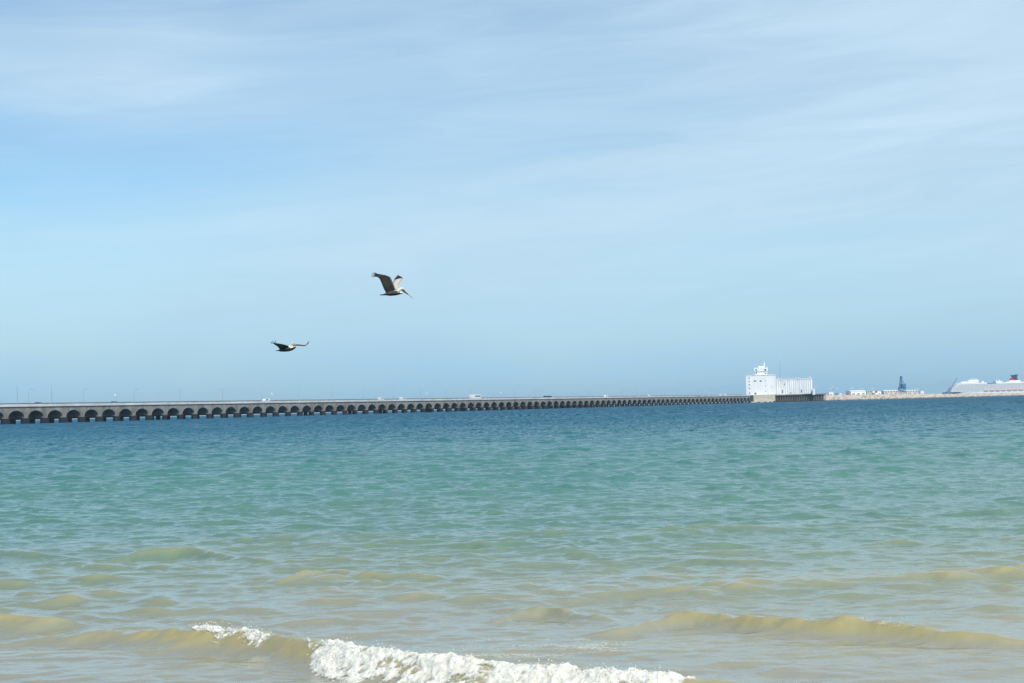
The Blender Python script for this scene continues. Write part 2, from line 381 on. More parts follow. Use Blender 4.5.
def build_sea():
    y = [1.2]
    while y[-1] < 10000: y.append(y[-1]+(.2 if y[-1] < 12 else .04 if y[-1] < 17 else max(.024, y[-1]*SP) if y[-1] < 420 else y[-1]*SP*5))
    y = np.array(y); inner = np.linspace(-1, 1, 840)
    outer = 1+np.array([.02, .05, .1, .2, .4, .8, 1.6, 3.2, 7, 16])
    u = np.concatenate([-outer[::-1], inner, outer])
    Yg, U = np.meshgrid(y, u, indexing='ij'); Xg = U*(Yg*.365+1.2)
    shp = Yg.shape; x = Xg.ravel(); yy = Yg.ravel(); dx = np.zeros(x.size); dy = dx.copy(); dz = dx.copy()
    CH = shp[1]*64
    for i in range(0, x.size, CH):
        a, b_, c = disp(x[i:i+CH], yy[i:i+CH]); dx[i:i+CH] = a; dy[i:i+CH] = b_; dz[i:i+CH] = c
    fade = (np.abs(U.ravel()) < 1.05)
    co = np.stack([x+dx*fade, yy+dy*fade, dz*fade], 1).astype(np.float32)
    n0, n1 = shp; idx = np.arange(n0*n1, dtype=np.int32).reshape(n0, n1)
    q = np.stack([idx[:-1, :-1], idx[:-1, 1:], idx[1:, 1:], idx[1:, :-1]], -1).reshape(-1, 4)
    me = bpy.data.meshes.new('sea'); me.vertices.add(len(co)); me.vertices.foreach_set('co', co.ravel())
    me.loops.add(q.size); me.loops.foreach_set('vertex_index', q.ravel())
    me.polygons.add(len(q)); me.polygons.foreach_set('loop_start', np.arange(0, q.size, 4, dtype=np.int32))
    me.polygons.foreach_set('use_smooth', np.ones(len(q), bool)); me.update()
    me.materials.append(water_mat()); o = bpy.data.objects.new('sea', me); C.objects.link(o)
    print('sea verts', len(co)); o.scale = (K, K, K); return tag(o, kind='structure')
build_sea()

# the beach the photographer stands on, running down under the water
bm = NB(); xs = [-9000, -800, -60, -12, -4, 0, 4, 12, 60, 800, 9000]; ys = [-400, -60, -10, -3, 0, 1.2, 2.2, 3.2, 6, 30, 9000]
zs = [1.6, 1.2, .6, .25, .12, .03, -.06, -.2, -.5, -1.6, -14]
g = [[bm.verts.new((x, y, z+.015*math.sin(x*1.7+y))) for x in xs] for y, z in zip(ys, zs)]
for i in range(len(ys)-1):
    for j in range(len(xs)-1): bm.faces.new((g[i][j], g[i][j+1], g[i+1][j+1], g[i+1][j]))
tag(obj('sand', bm, 'sand', smooth=True), kind='structure')

# ---------------------------------------------------------------- breaking foam
def foam_mat():
    m = bpy.data.materials.new('sea_foam'); m.use_nodes = True; t = m.node_tree; b = t.nodes['Principled BSDF']
    g = t.nodes.new('ShaderNodeNewGeometry'); n = t.nodes.new('ShaderNodeTexNoise'); n.inputs['Scale'].default_value = 22; n.inputs['Detail'].default_value = 5
    t.links.new(g.outputs['Position'], n.inputs['Vector'])
    r = t.nodes.new('ShaderNodeValToRGB'); r.color_ramp.elements[0].position = .32; r.color_ramp.elements[1].position = .6
    r.color_ramp.elements[0].color = (.56, .54, .45, 1); r.color_ramp.elements[1].color = (.70, .69, .62, 1)
    b.inputs['Subsurface Weight'].default_value = .6; b.inputs['Subsurface Radius'].default_value = (1, .95, .8); b.inputs['Subsurface Scale'].default_value = .02
    t.links.new(n.outputs['Fac'], r.inputs[0]); t.links.new(r.outputs[0], b.inputs['Base Color'])
    b.inputs['Roughness'].default_value = .75
    ta = t.nodes.new('ShaderNodeAttribute'); ta.attribute_name = 'thickness'; n2 = t.nodes.new('ShaderNodeTexNoise'); n2.inputs['Scale'].default_value = 55; n2.inputs['Detail'].default_value = 3
    t.links.new(g.outputs['Position'], n2.inputs['Vector'])
    ad = t.nodes.new('ShaderNodeMath'); ad.operation = 'MULTIPLY_ADD'; t.links.new(n2.outputs['Fac'], ad.inputs[0]); ad.inputs[1].default_value = .035; t.links.new(ta.outputs['Fac'], ad.inputs[2])
    mr = t.nodes.new('ShaderNodeMapRange'); mr.inputs[1].default_value = .010; mr.inputs[2].default_value = .048; mr.interpolation_type = 'SMOOTHSTEP'
    t.links.new(ad.outputs[0], mr.inputs[0]); t.links.new(mr.outputs[0], b.inputs['Alpha'])
    bp = t.nodes.new('ShaderNodeBump'); bp.inputs['Distance'].default_value = .02; bp.inputs['Strength'].default_value = .5
    t.links.new(n.outputs['Fac'], bp.inputs['Height']); t.links.new(bp.outputs[0], b.inputs['Normal'])
    return m
FM = foam_mat()
def foam_patch(name, x0, x1, yfun, d0, d1, step, thick, label, droplets=0, seed=0):
    """a lumpy sheet riding on the water; where its noise runs out it dips under the surface"""
    nx = int((x1-x0)/step)+1; nd_ = int((d1-d0)/step)+1
    xs = np.linspace(x0, x1, nx); ds = np.linspace(d0, d1, nd_); Xs, Ds = np.meshgrid(xs, ds)
    x = Xs.ravel(); d = Ds.ravel(); y = yfun(x)+d
    T = thick(x, d, y)
    a, b_, c = disp(x, y)
    jx = (fbm(x*9, y*9, 3, 71+seed)-.5)*.06*(T > 0); jy = (fbm(x*9+50, y*9, 3, 72+seed)-.5)*.09*(T > 0)
    V = np.stack([x+a+jx, y+b_+jy, c+T], 1); idx = np.arange(x.size).reshape(nd_, nx)
    q = np.stack([idx[:-1, :-1], idx[:-1, 1:], idx[1:, 1:], idx[1:, :-1]], -1).reshape(-1, 4)
    q = q[(T[q] > -.03).any(1)]
    verts = [tuple(v) for v in V]; faces = [tuple(int(k) for k in f) for f in q]
    if droplets and T.max() > .005:
        r_ = random.Random(seed); cand = np.where(T > max(.004, T.max()*.35))[0]; print(name, T.max())
        for i in range(droplets):
            k = int(cand[r_.randrange(len(cand))]); p = V[k]; s = r_.uniform(.004, .013)
            o_ = (p[0]+r_.gauss(0, .05), p[1]+r_.gauss(0, .06), p[2]+abs(r_.gauss(0, .035))+.005)
            n = len(verts)
            verts += [(o_[0]+s*ax, o_[1]+s*ay, o_[2]+s*az_) for ax, ay, az_ in ((1,0,0),(-1,0,0),(0,1,0),(0,-1,0),(0,0,1),(0,0,-1))]
            faces += [(n+i0, n+i1, n+i2) for i0, i1, i2 in ((0,2,4),(2,1,4),(1,3,4),(3,0,4),(2,0,5),(1,2,5),(3,1,5),(0,3,5))]
    o = obj(name, (verts, faces), FM, smooth=True)
    at_ = o.data.attributes.new('thickness', 'FLOAT', 'POINT'); tv = np.full(len(verts), .05, np.float32); tv[:T.size] = T; at_.data.foreach_set('value', tv)
    # drop loose vertices
    bm = NB(); bm.from_mesh(o.data); bmesh.ops.delete(bm, geom=[v for v in bm.verts if not v.link_faces], context='VERTS'); bm.to_mesh(o.data); bm.free()
    o.scale = (K, K, K)
    return tag(o, label, 'sea foam', kind='stuff')
MAIN = cl[0][0]
ymain = lambda x: crest_fns(MAIN, x)[0]
def px_x(u, v): return lground(u, v, .25).x
def band(x, pts): return np.interp(x, [px_x(u, v) for u, v, _ in pts], [h for _, _, h in pts], left=-.1, right=-.1)
def thickA(x, d, y):
    W = band(x, [(294,655,-.1),(304,655,.45),(330,660,.9),(400,665,.8),(500,672,.62),(600,676,.42),(680,680,.26),(706,684,.0)])
    front = W*(1.05+.6*(fbm(x*1.8, x*0+2, 3, 5)-.5)*2)
    back = .10+.12*fbm(x*4, x*0+9, 3, 6)
    e_ = np.minimum((d+front)/.42, (back-d)/.22)
    e_ = np.clip(e_, -1, 1)
    lum = fbm(x*8, y*10, 5, 9, .65)
    big = fbm(x*2.4, y*3.4, 4, 77, .6)
    return np.where(W > .02, .08*np.clip(e_, -1, .75)+.12*(lum-.5)+.17*(big-.5)-.010, -.1)
def thickB(x, d, y):
    W = band(x, [(186,632,-.05),(192,632,.12),(205,634,.24),(230,638,.30),(252,638,.22),(268,636,.10),(273,636,-.02)])
    front = W*(1.15+.6*(fbm(x*3, x*0+2, 3, 15)-.5)*2); back = .03+.05*fbm(x*7, x*0+9, 3, 16)
    e_ = np.clip(np.minimum((d+front)/.22, (back-d)/.08), -1, .8); lum = fbm(x*10, y*13, 5, 19, .65); big = fbm(x*3, y*5, 3, 78)
    return np.where(W > 0, .06*e_+.13*(lum-.5)+.12*(big-.5)-.008, -.1)
def lace(x0, x1, lo_, thr, seed, sx=1.3, sy=3.2):
    def f(x, d, y):
        ex = np.clip(np.minimum(x-x0, x1-x)/.6, 0, 1)
        n1_ = fbm(x*sx, y*sy, 4, seed, .65); n2_ = np.abs(fbm(x*sx*6, y*sy*4, 4, seed+9, .65)-.5)*2
        return np.clip((n1_-thr-.25*(1-ex)-.75*n2_+.05)*.10, -.03, .010)
    return f
foam_patch('breaker_foam', px_x(290, 660), px_x(712, 684), ymain, -1.7, .3, .0125, thickA, 'thick white foam tumbling down the front of the nearest breaking wave', 500, 1)
foam_patch('crest_foam', px_x(182, 630), px_x(278, 636), ymain, -.6, .15, .010, thickB, 'short patch of white foam on the wave crest left of the main breaker', 160, 2)
xa, xb = px_x(430, 655), px_x(660, 655)
foam_patch('foam_lace', xa, xb, lambda x: x*0+lground(540, 656, 0).y, -.9, 1.6, .018, lace(xa, xb, 0, .50, 33, .9, 4.2), 'thin streaky foam left on the water behind the long breaker', 0, 3)
CP = cl[1][0]; xc0, xc1 = px_x(855, 624), px_x(925, 630)
foam_patch('whitecap_foam', xc0, xc1, lambda x: crest_fns(CP, x)[0], -.10, .25, .010, lace(xc0, xc1, 0, .46, 51, 3, 9), 'faint line of foam on the tan crest at the right', 12, 4)

# ---------------------------------------------------------------- the long arched viaduct
H = 9.27; PITCHM = 12.0
dv = ray(1250, 388.5); D = Vector((dv.x, dv.y, 0)).normalized(); NRM = Vector((D.y, -D.x, 0))   # NRM points towards the beach side
P0 = at(0, 420, 656.0); P0.z = 0
ang = math.atan2(D.y, D.x)
def s_at(u, off=0.0):
    """distance along the viaduct seen at pixel column u (off = metres behind the near face)"""
    a = ray(u, 403.0); q = P0-NRM*off
    # q + D s = t*a  (horizontal)
    det = D.x*(-a.y)-D.y*(-a.x)
    return (-q.x*(-a.y)+q.y*(-a.x))/det
def on_pier(s, off=0.0, z=0.0):
    p = P0+D*s-NRM*off; return Vector((p.x, p.y, z))
S_A = s_at(16.2)                       # centre of the first arch wholly in the picture
S_END = s_at(749)
viaduct = thing('arched_viaduct', 'long low concrete viaduct on many arches running from the left edge out to sea', 'pier', on_pier(0), ang)
# local frame: x along the viaduct, y = away from the beach side (behind), so near face y=0
WID = 9.6
def arch_mesh():
    bm = NB(); n = 20; a, b_, zs_ = 4.85, 3.4, 2.45; hw = PITCHM/2; top = 7.5
    ap = [(-a*math.cos(math.pi*i/n), zs_+b_*math.sin(math.pi*i/n)) for i in range(n+1)]
    def ring(y):
        return [bm.verts.new((x, y, z)) for x, z in ap], [bm.verts.new((x*hw/a if i in (0, n) else -hw+2*hw*i/n, y, top)) for i, (x, z) in enumerate(ap)], bm.verts.new((-hw, y, zs_)), bm.verts.new((hw, y, zs_))
    A = ring(0); B = ring(WID)
    for lowr, topr, l_, r_ in (A, B):
        for i in range(n): bm.faces.new((lowr[i], lowr[i+1], topr[i+1], topr[i]))
        bm.faces.new((l_, lowr[0], topr[0])); bm.faces.new((lowr[n], r_, topr[n]))
    for i in range(n): bm.faces.new((A[0][i], A[0][i+1], B[0][i+1], B[0][i]))
    bm.faces.new((A[2], A[0][0], B[0][0], B[2])); bm.faces.new((A[0][n], A[3], B[3], B[0][n]))
    # thin pilaster marking each joint
    box(bm, -hw-.16, -hw+.16, -.14, -.002, 3.0, 7.35)
    return bm
def bent_mesh(hw=1.95, mid=False):
    bm = NB()
    for y0 in (.12, WID-1.32)+((WID/2-.5,) if mid else ()):
        box(bm, -hw, hw, y0, y0+1.2, -4, 2.30)
    box(bm, -2.05, 2.05, .02, WID-.02, 1.75, 2.449)
    return bm
i0 = int((-55-S_A)//PITCHM); n_arch = int((S_END-S_A)//PITCHM)
arch0 = bent0 = None; rb = random.Random(8)
bent_v = []
for i in range(max(i0, n_arch-98), n_arch+1):
    s = S_A+i*PITCHM
    if arch0 is None:
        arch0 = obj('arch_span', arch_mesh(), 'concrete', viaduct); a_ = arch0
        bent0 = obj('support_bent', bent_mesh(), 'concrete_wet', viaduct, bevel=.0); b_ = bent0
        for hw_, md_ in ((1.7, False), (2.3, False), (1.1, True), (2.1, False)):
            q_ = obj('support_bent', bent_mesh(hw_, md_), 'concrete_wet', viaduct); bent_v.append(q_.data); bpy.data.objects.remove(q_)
    else:
        a_ = arch0.copy(); C.objects.link(a_); b_ = bent0.copy(); C.objects.link(b_)
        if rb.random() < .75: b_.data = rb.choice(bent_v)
    a_.location = (s, 0, 0); b_.location = (s+PITCHM/2, 0, 0)
s0 = S_A+max(i0, n_arch-98)*PITCHM-6; s1 = S_END+8
print('arches', n_arch-i0, 'S', s0, s1)
bm = bbox(s0, s1, -.35, WID+.35, 7.503, 7.8); obj('deck', bm, 'concrete_pale', viaduct)
bm = bbox(s0, s1, .9, WID-.9, 7.804, 7.86); obj('roadway', bm, 'asphalt', viaduct)
bm = bbox(s0, s1, -.5, -.1, 7.62, 8.75); obj('parapet', bm, 'concrete_pale', viaduct)
bm = bbox(s0, s1, WID+.0, WID+.3, 7.803, 8.4); obj('parapet', bm, 'concrete_pale', viaduct)
bm = NB(); tube(bm, [(s0, WID+.1, 9.12), (s1, WID+.1, 9.12)], .24, 8); tube(bm, [(s0, WID+.1, 8.62), (s1, WID+.1, 8.62)], .2, 8)
s = s0
while s < s1: box(bm, s-.1, s+.1, WID, WID+.2, 8.401, 9.0); s += 4
obj('guard_rail', bm, 'dark_pipe', viaduct)
bm = NB(); s = s0
while s < s1: box(bm, s-.05, s+.05, -.35, -.25, 8.752, 9.05); s += 3
tube(bm, [(s0, -.3, 9.08), (s1, -.3, 9.08)], .05, 6); obj('hand_rail', bm, 'grey_metal', viaduct)

# lamp posts along the far kerb
def lamp(h, arms, label, group):
    t = thing('street_lamp', label, 'street lamp', (0, 0, 0), 0, group)
    obj('pole', tube(NB(), [(0, 0, 0), (0, 0, h*.55), (0, 0, h)], [.11, .09, .06], 8), 'grey_metal', t)
    for sgn in arms:
        obj('arm', tube(NB(), [(0, 0, h-.02), (sgn*.4, 0, h+.5), (sgn*1.1, 0, h+.8), (sgn*1.9, 0, h+.85)], .07, 6), 'grey_metal', t)
        bm = NB(); prism_xz(bm, [(sgn*1.7, h+.76), (sgn*2.55, h+.72), (sgn*2.6, h+.86), (sgn*1.8, h+.98)], -.17, .17)
        obj('lamp_head', bm, 'grey_metal', t)
    return t
seriesA = [s_at(84, 9)+i*36 for i in range(-1, 26)]
base = lamp(7.0, (1,), 'single-arm grey lamp post above the viaduct deck, one of an even row towards the silo', 'single-arm lamp posts along the viaduct')
first = True
for i, s in enumerate(seriesA):
    if s > S_END-20: break
    if i == 4:
        t = lamp(7.0, (-1, 1), 'double-arm lamp post above the viaduct, left third of the picture', None)
    else:
        t = base if first else copy_tree(base); first = False
    t.location = on_pier(s, WID-.45, 7.86 if False else 7.802); t.rotation_euler = (0, 0, ang)
tall = [(17.4, 'tall straight mast without arms, nearest the left edge, above the viaduct'),
        (51.7, 'tall straight mast without arms, second from the left edge, above the viaduct'),
        (698, 'slim mast without arms near the silo end of the viaduct')]
for u, lb in tall:
    h = 9.2 if u < 100 else 7.5
    t = thing('mast', lb, 'mast', on_pier(s_at(u, WID-.6), WID-.6, 7.802), ang)
    obj('pole', tube(NB(), [(0, 0, 0), (0, 0, h)], [.13, .08], 8), 'grey_metal', t)
    bm = NB(); tube(bm, [(-.3, 0, h-.1), (.3, 0, h-.1)], .1, 6); obj('cap', bm, 'grey_metal', t)
# round white signs facing along the road
signs = [(115, 395.0, 'round white road sign high above the deck near the left edge'),
         (272, 393.8, 'round white road sign above the deck between the left edge and the bus'),
         (427, 393.3, 'round white road sign just left of the white bus'),
         (501, 392.8, 'round white road sign just right of the white bus'),
         (706, 391.3, 'round white road sign nearest the silo'),
         (638, 391.3, 'round white road sign standing halfway between dark cars and silo')]
for u, v, lb in signs:
    s = s_at(u, .5); p = on_pier(s, .5, 7.802); top = at(u, v, p.y).z-7.802
    t = thing('road_sign', lb, 'road sign', p, ang-R(20), 'round white signs on posts along the viaduct')
    obj('post', tube(NB(), [(0, 0, 0), (0, 0, top)], .05, 6), 'grey_metal', t)
    r_ = .5 if u < 600 else .42
    bm = NB(); bmesh.ops.create_cone(bm, cap_ends=True, segments=20, radius1=r_, radius2=r_, depth=.06, matrix=Matrix.Translation((0, -.09, top)) @ Matrix.Rotation(R(90), 4, 'X'))
    obj('sign_plate', bm, 'white_metal', t)

# vehicles
def vehicle(name, label, cat, prof, wdt, L_, body, win, wheels, group=None):
    t = thing(name, label, cat, (0, 0, 0), 0, group)
    obj('body', prism_xz(NB(), prof, -wdt/2, wdt/2), body, t, bevel=.06)
    for pr in win:
        for sy in (-1, 1):
            bm = prism_xz(NB(), pr, sy*(wdt/2+.003), sy*(wdt/2+.02)); obj('window', bm, 'window', t)
    for x in wheels[1]:
        for sy in (-1, 1):
            bm = NB(); r_ = wheels[0]
            bmesh.ops.create_cone(bm, cap_ends=True, segments=16, radius1=r_, radius2=r_, depth=.22, matrix=Matrix.Translation((x, sy*(wdt/2-.08), r_)) @ Matrix.Rotation(R(90), 4, 'X'))
            obj('wheel', bm, 'tyre', t)
    return t
def car(label, body, kind, group=None):
    if kind == 'van':
        prof = [(-2.5,.35),(2.45,.35),(2.5,1.0),(2.2,1.25),(1.55,2.1),(-2.4,2.2),(-2.5,1.9)]
        win = [[(.5,1.3),(1.7,1.3),(1.25,1.9),(.5,1.95)], [(-.9,1.3),(.3,1.3),(.3,1.95),(-.9,1.95)]]
        return vehicle('van', label, 'van', prof, 1.9, 5, body, win, (.34, (-1.6, 1.6)), group)
    prof = [(-2.2,.4),(2.2,.35),(2.25,.8),(1.2,1.05),(.5,1.62),(-1.7,1.68),(-2.2,1.05)]
    win = [[(-.4,1.08),(.95,1.08),(.42,1.52),(-.4,1.55)], [(-1.75,1.08),(-.55,1.08),(-.55,1.55),(-1.55,1.55)]]
    return vehicle('car', label, 'car', prof, 1.8, 4.4, body, win, (.34, (-1.35, 1.35)), group)
def put(t, u, off, flip=False, v=None):
    s = s_at(u, off); t.location = on_pier(s, off, 7.862); t.rotation_euler = (0, 0, ang+(math.pi if flip else 0))
busp = [(-6.5,.4),(6.5,.4),(6.6,1.2),(6.5,3.3),(6.2,3.5),(-6.4,3.5),(-6.6,3.2)]
t = vehicle('bus', 'white bus with a row of dark side windows, driving on the viaduct', 'bus', busp, 2.55, 13,
            'car_white', [[(x, 1.9), (x+1.6, 1.9), (x+1.6, 2.9), (x, 2.9)] for x in (-5.6, -3.85, -2.1, -.35, 1.4)], (.5, (-4.2, -3.0, 4.0)))
put(t, 475.5, 2.9, True)
put(car('dark car in front of a second dark car on the viaduct, right of the bus', 'car_dark', 'van'), 550, 2.9)
put(car('dark car following behind another dark car on the viaduct, right of the bus', 'car_dark', 'van'), 546, 2.9)
put(car('dark car low behind the parapet near the left edge', 'car_dark', 'car'), 39, 3)
put(car('dark car behind the parapet below the leftmost round sign', 'car_dark', 'car'), 115, 3)
for u, w_ in ((266, 'just left of the second round sign'), (381, 'first of two vans left of the bus'), (402.5, 'second of two vans, closer to the bus'),
              (606, 'alone between the dark cars and the silo'), (650, 'halfway between the dark cars and the silo'), (721, 'left one of a close pair near the silo'), (725.5, 'right one of a close pair near the silo')):
    put(car('white van on the viaduct, '+w_, 'car_white', 'van'), u, 2.8, u in (266, 606))

# ---------------------------------------------------------------- silo at the end of the viaduct
YS = 1665.0
def X(u): return at(u, 398, YS).x
def Zs(v, u=770): return at(u, v, YS).z
zg = Zs(394.8)
silo = thing('grain_terminal', 'tall white grain terminal with a stepped tower at the end of the viaduct', 'building', (X(760), YS, zg))
def sb(name, u0, u1, v0, v1, dy0, dy1, m, parent=silo, bevel=0):
    """box spanning pixel columns u0..u1 and rows v0 (top)..v1 (bottom) at depths dy0..dy1 behind the front plane, in the thing's frame"""
    ox, oy, oz = silo.location
    zt, zb = Zs(v0, (u0+u1)/2)-oz, Zs(v1, (u0+u1)/2)-oz
    return obj(name, bbox(X(u0)-ox, X(u1)-ox, dy0, dy1, zb, zt), m, parent, bevel=bevel)
silo.rotation_euler = (0, 0, -math.atan2(X(760), YS))
wall = sb('wall', 746.6, 776.2, 375.0, 394.8, 0, 26, 'white')
sb('cornice', 746.3, 776.5, 374.7, 375.3, -.4, 26.4, 'white', silo)
sb('tower', 756.1, 767.8, 371.3, 374.6, 4, 16, 'white')
sb('tower', 755.2, 768.6, 367.4, 371.2, 3, 17, 'white')
sb('tower', 759.5, 765.4, 365.9, 367.3, 6, 14, 'white')
bm = NB(); ox = X(765.2)-silo.location.x
tube(bm, [(ox, 10, Zs(366)-zg), (ox, 10, Zs(361)-zg)], [.9, .35], 8); tube(bm, [(ox-1.6, 10, Zs(363.6)-zg), (ox+1.6, 10, Zs(363.6)-zg)], .3, 6)
obj('antenna', bm, 'white_metal', silo)
for cx_, cy_, dw, dh, dep in [(749.9, 378.0, .55, .5, 0), (749.9, 381.4, .55, .5, 0), (749.9, 384.8, .55, .5, 0), (749.9, 388.4, .55, .5, 0), (749.9, 393.0, .55, .5, 0),
                         (755.8, 381.0, 1.1, .55, 0), (761.2, 381.0, 1.1, .55, 0), (755.7, 393.6, .9, .8, 0),
                         (757.2, 370.0, .7, .8, 3), (766.2, 369.8, .9, .8, 3), (757.2, 373.2, .5, .9, 4), (766.2, 373.3, .9, .5, 4),
                         (766.0, 380.5, .25, .4, 0), (766.0, 386.0, .25, .4, 0), (766.0, 391.5, .3, .5, 0), (772.0, 387.0, .2, .4, 0)]:
    win = sb('window' if cy_ != 393.6 else 'door', cx_-dw, cx_+dw, cy_-dh, cy_+dh, dep-.12, dep-.004, 'window')
# fluted storage bins
nb = 17; u0, u1 = 776.6, 811.6; du = (u1-u0)/nb; zt = Zs(379.6)-zg
for i in range(nb):
    cx_ = X(u0+du*(i+.5))-silo.location.x; r_ = (X(u0+du)-X(u0))/2
    bm = NB()
    bmesh.ops.create_cone(bm, cap_ends=True, segments=20, radius1=r_*1.3, radius2=r_*1.3, depth=zt, matrix=Matrix.Translation((cx_, 6, zt/2)))
    obj('storage_bin', bm, 'white_dull', silo, smooth=False)
sb('gallery', 776.4, 811.9, 378.7, 379.5, 4.4, 12, 'white_dull')
sb('annex', 811.9, 814.2, 388.6, 394.8, 1, 10, 'white_dull')
for uu in (779, 782, 789, 796, 798.5, 809.8):
    sb('roof_vent', uu-.5, uu+.5, 377.6 if uu != 809.8 else 376.6, 378.65, 4, 6, 'white')
for uu, vv, dw, dh in ((784.6, 384.2, .4, .7), (782.3, 391.5, .4, 1.6), (801.2, 391.0, .4, 1.2), (790.5, 392.9, .3, .7)):
    sb('door', uu-dw, uu+dw, vv-dh, vv+dh, 4.45, 4.9, 'window')
# faint radio mast behind the bins
u = 781; t = thing('radio_mast', 'thin lattice radio mast rising behind the white storage bins', 'mast', (at(u, 395, 1700).x, 1700, zg))
hm = at(u, 360, 1700).z-zg; bm = NB()
for a_ in (0, 2.1, 4.2): tube(bm, [(.9*math.cos(a_), .9*math.sin(a_), 0), (.2*math.cos(a_), .2*math.sin(a_), hm)], .05, 5)
for k in range(18):
    z0 = hm*k/18; z1 = hm*(k+1)/18; q = .9-.7*k/18
    tube(bm, [(q, 0, z0), (-.5*q, .86*q, z1)], .03, 4); tube(bm, [(-.5*q, -.86*q, z0), (q, 0, z1)], .03, 4)
obj('lattice', bm, 'grey_metal', t)
bm = NB(); bmesh.ops.create_icosphere(bm, subdivisions=2, radius=.6, matrix=Matrix.Translation((0, 0, hm))); obj('aerial', bm, 'white_metal', t)

# stone base block and wharf
base = thing('quay_block', 'buff stone quay block with low openings under the white terminal', 'quay', (X(763), YS-6, 0))
def qb(name, par, u0, u1, z0, z1, y0, y1, m, bevel=0):
    o = par.location; return obj(name, bbox(X(u0)-o.x, X(u1)-o.x, y0, y1, z0, z1), m, par, bevel=bevel)
qb('wall', base, 752.8, 774.2, 1.4, zg-.02, 0, 44, 'rock_yellow')
qb('landing', base, 749.5, 771.5, .2, 1.38, -5, -.02, 'concrete_pale')
for uu in (757, 763.5, 768.6): qb('opening', base, uu-.9, uu+.9, .15, 1.0, -5.1, -5.01, 'concrete_wet')
wharf = thing('piled_wharf', 'dark piled wharf to the right of the white terminal', 'wharf', (X(775), YS-2, 0))
qb('deck', wharf, 774.3, 826.2, zg-1.1, zg-.02, -.5, 40, 'concrete')
for i in range(30):
    uu = 775.2+i*(825-775.2)/29; o = wharf.location; bm = NB()
    for yy in (1.2, 9): tube(bm, [(X(uu)-o.x, yy, -4), (X(uu)-o.x, yy, zg-1.12)], .42, 8)
    obj('pile', bm, 'concrete', wharf)
qb('back_wall', wharf, 774.4, 825.6, -3, zg-1.12, 14, 15, 'concrete_wet')
qb('fender', wharf, 774.4, 826.0, -1, .6, -.9, -.52, 'concrete_wet')

# ---------------------------------------------------------------- breakwater
def rubble():
    rr = np.random.default_rng(3); pts = []
    for i in range(150):
        f_ = i/149; u = 822+f_*(1130-822); Yb = 1700+f_*560
        vt = np.interp(u, [822, 900, 960, 1024, 1130], [394.9, 394.3, 393.6, 392.9, 391.8])
        top = at(u, float(vt), Yb).z*.98
        pts.append((at(u, 398, Yb).x, Yb, max(2.4, top)+rr.normal(0, .22)))
    bm = NB(); rows = []
    for (x, y, z) in pts:
        rows.append([bm.verts.new((x+rr.normal(0, .6), y+oy+rr.normal(0, .5), z*h_+rr.normal(0, .25)-.0)) for oy, h_ in ((-11, -.5), (-8, .12), (-6, .38), (-4, .62), (-2, .86), (0, 1), (14, 1.0), (60, .8), (75, -.3))])
    for i in range(len(rows)-1):
        for j in range(8): bm.faces.new((rows[i][j], rows[i+1][j], rows[i+1][j+1], rows[i][j+1]))
    return bm, pts
bm, bpts = rubble()
bwk = tag(obj('breakwater', bm, 'rock'), 'long low buff rubble breakwater running right from the wharf', 'breakwater')
def bw_top(u):
    f_ = (u-822)/(1130-822); Yb = 1700+f_*560+22; k = min(148, max(0, int(f_*149)))
    return Yb, bpts[k][2]*.94
# boulders along its face: too many to count
rr = random.Random(4); verts = []; faces = []
for i in range(1500):
    f_ = rr.random(); k = f_*149; k0 = min(148, int(k)); p, q = bpts[k0], bpts[k0+1]
    x = p[0]+(q[0]-p[0])*(k-k0); y = p[1]+(q[1]-p[1])*(k-k0); z = p[2]; h_ = rr.random(); r_ = rr.uniform(.35, .9)
    c_ = (x, y-9+8*h_, z*h_*.95); n = len(verts)
    vs = [Vector((rr.uniform(.6, 1)*sx, rr.uniform(.6, 1)*sy, rr.uniform(.5, .9)*sz))*r_ for sx in (-1, 1) for sy in (-1, 1) for sz in (-1, 1)]
    rot = Matrix.Rotation(rr.uniform(0, 3), 3, 'Z') @ Matrix.Rotation(rr.uniform(0, 1), 3, 'X')
    verts += [tuple(rot @ v+Vector(c_)) for v in vs]
    faces += [tuple(n+a for a in f) for f in ((0,1,3,2),(4,6,7,5),(0,4,5,1),(2,3,7,6),(0,2,6,4),(1,5,7,3))]
tag(obj('riprap', (verts, faces), 'rock'), 'buff boulders heaped along the breakwater face', 'rocks', kind='stuff')

# ---------------------------------------------------------------- port buildings
def building(u0, u1, vtop, wallm, roofm, label, cat='building', name='warehouse', depth=26, gable=.0, doors=2, dy=0, group=None, windows=0):
    uc = (u0+u1)/2; Yb, zb = bw_top(uc); Yb += dy
    xa, xb = at(u0, 395, Yb).x, at(u1, 395, Yb).x; h = max(2.0, at(uc, vtop, Yb).z-zb); W = xb-xa
    t = thing(name, label, cat, ((xa+xb)/2, Yb, zb-.3), 0, group); h += .3
    obj('wall', bbox(-W/2, W/2, 0, depth, 0, h-.02), wallm, t)
    prof = [(-.3, h), (depth+.3, h), (depth+.3, h+.25), (depth/2, h+.25+gable), (-.3, h+.25)]
    bm = NB(); a = [bm.verts.new((-W/2-.3, y, z)) for y, z in prof]; b_ = [bm.verts.new((W/2+.3, y, z)) for y, z in prof]
    bm.faces.new(a); bm.faces.new(b_[::-1])
    for i in range(5): bm.faces.new((a[i], b_[i], b_[(i+1) % 5], a[(i+1) % 5]))
    obj('roof', bm, roofm, t)
    for k in range(doors):
        cx_ = -W/2+W*(k+.5)/doors; dw = min(2.2, W/doors*.28); obj('door', bbox(cx_-dw, cx_+dw, -.12, -.004, .3, min(h*.6, 4.5)), 'grey_metal', t)
    for k in range(windows):
        cx_ = -W/2+W*(k+.5)/windows; obj('window', bbox(cx_-.8, cx_+.8, -.1, -.004, h*.68, h*.68+1.1), 'window', t)
    return t
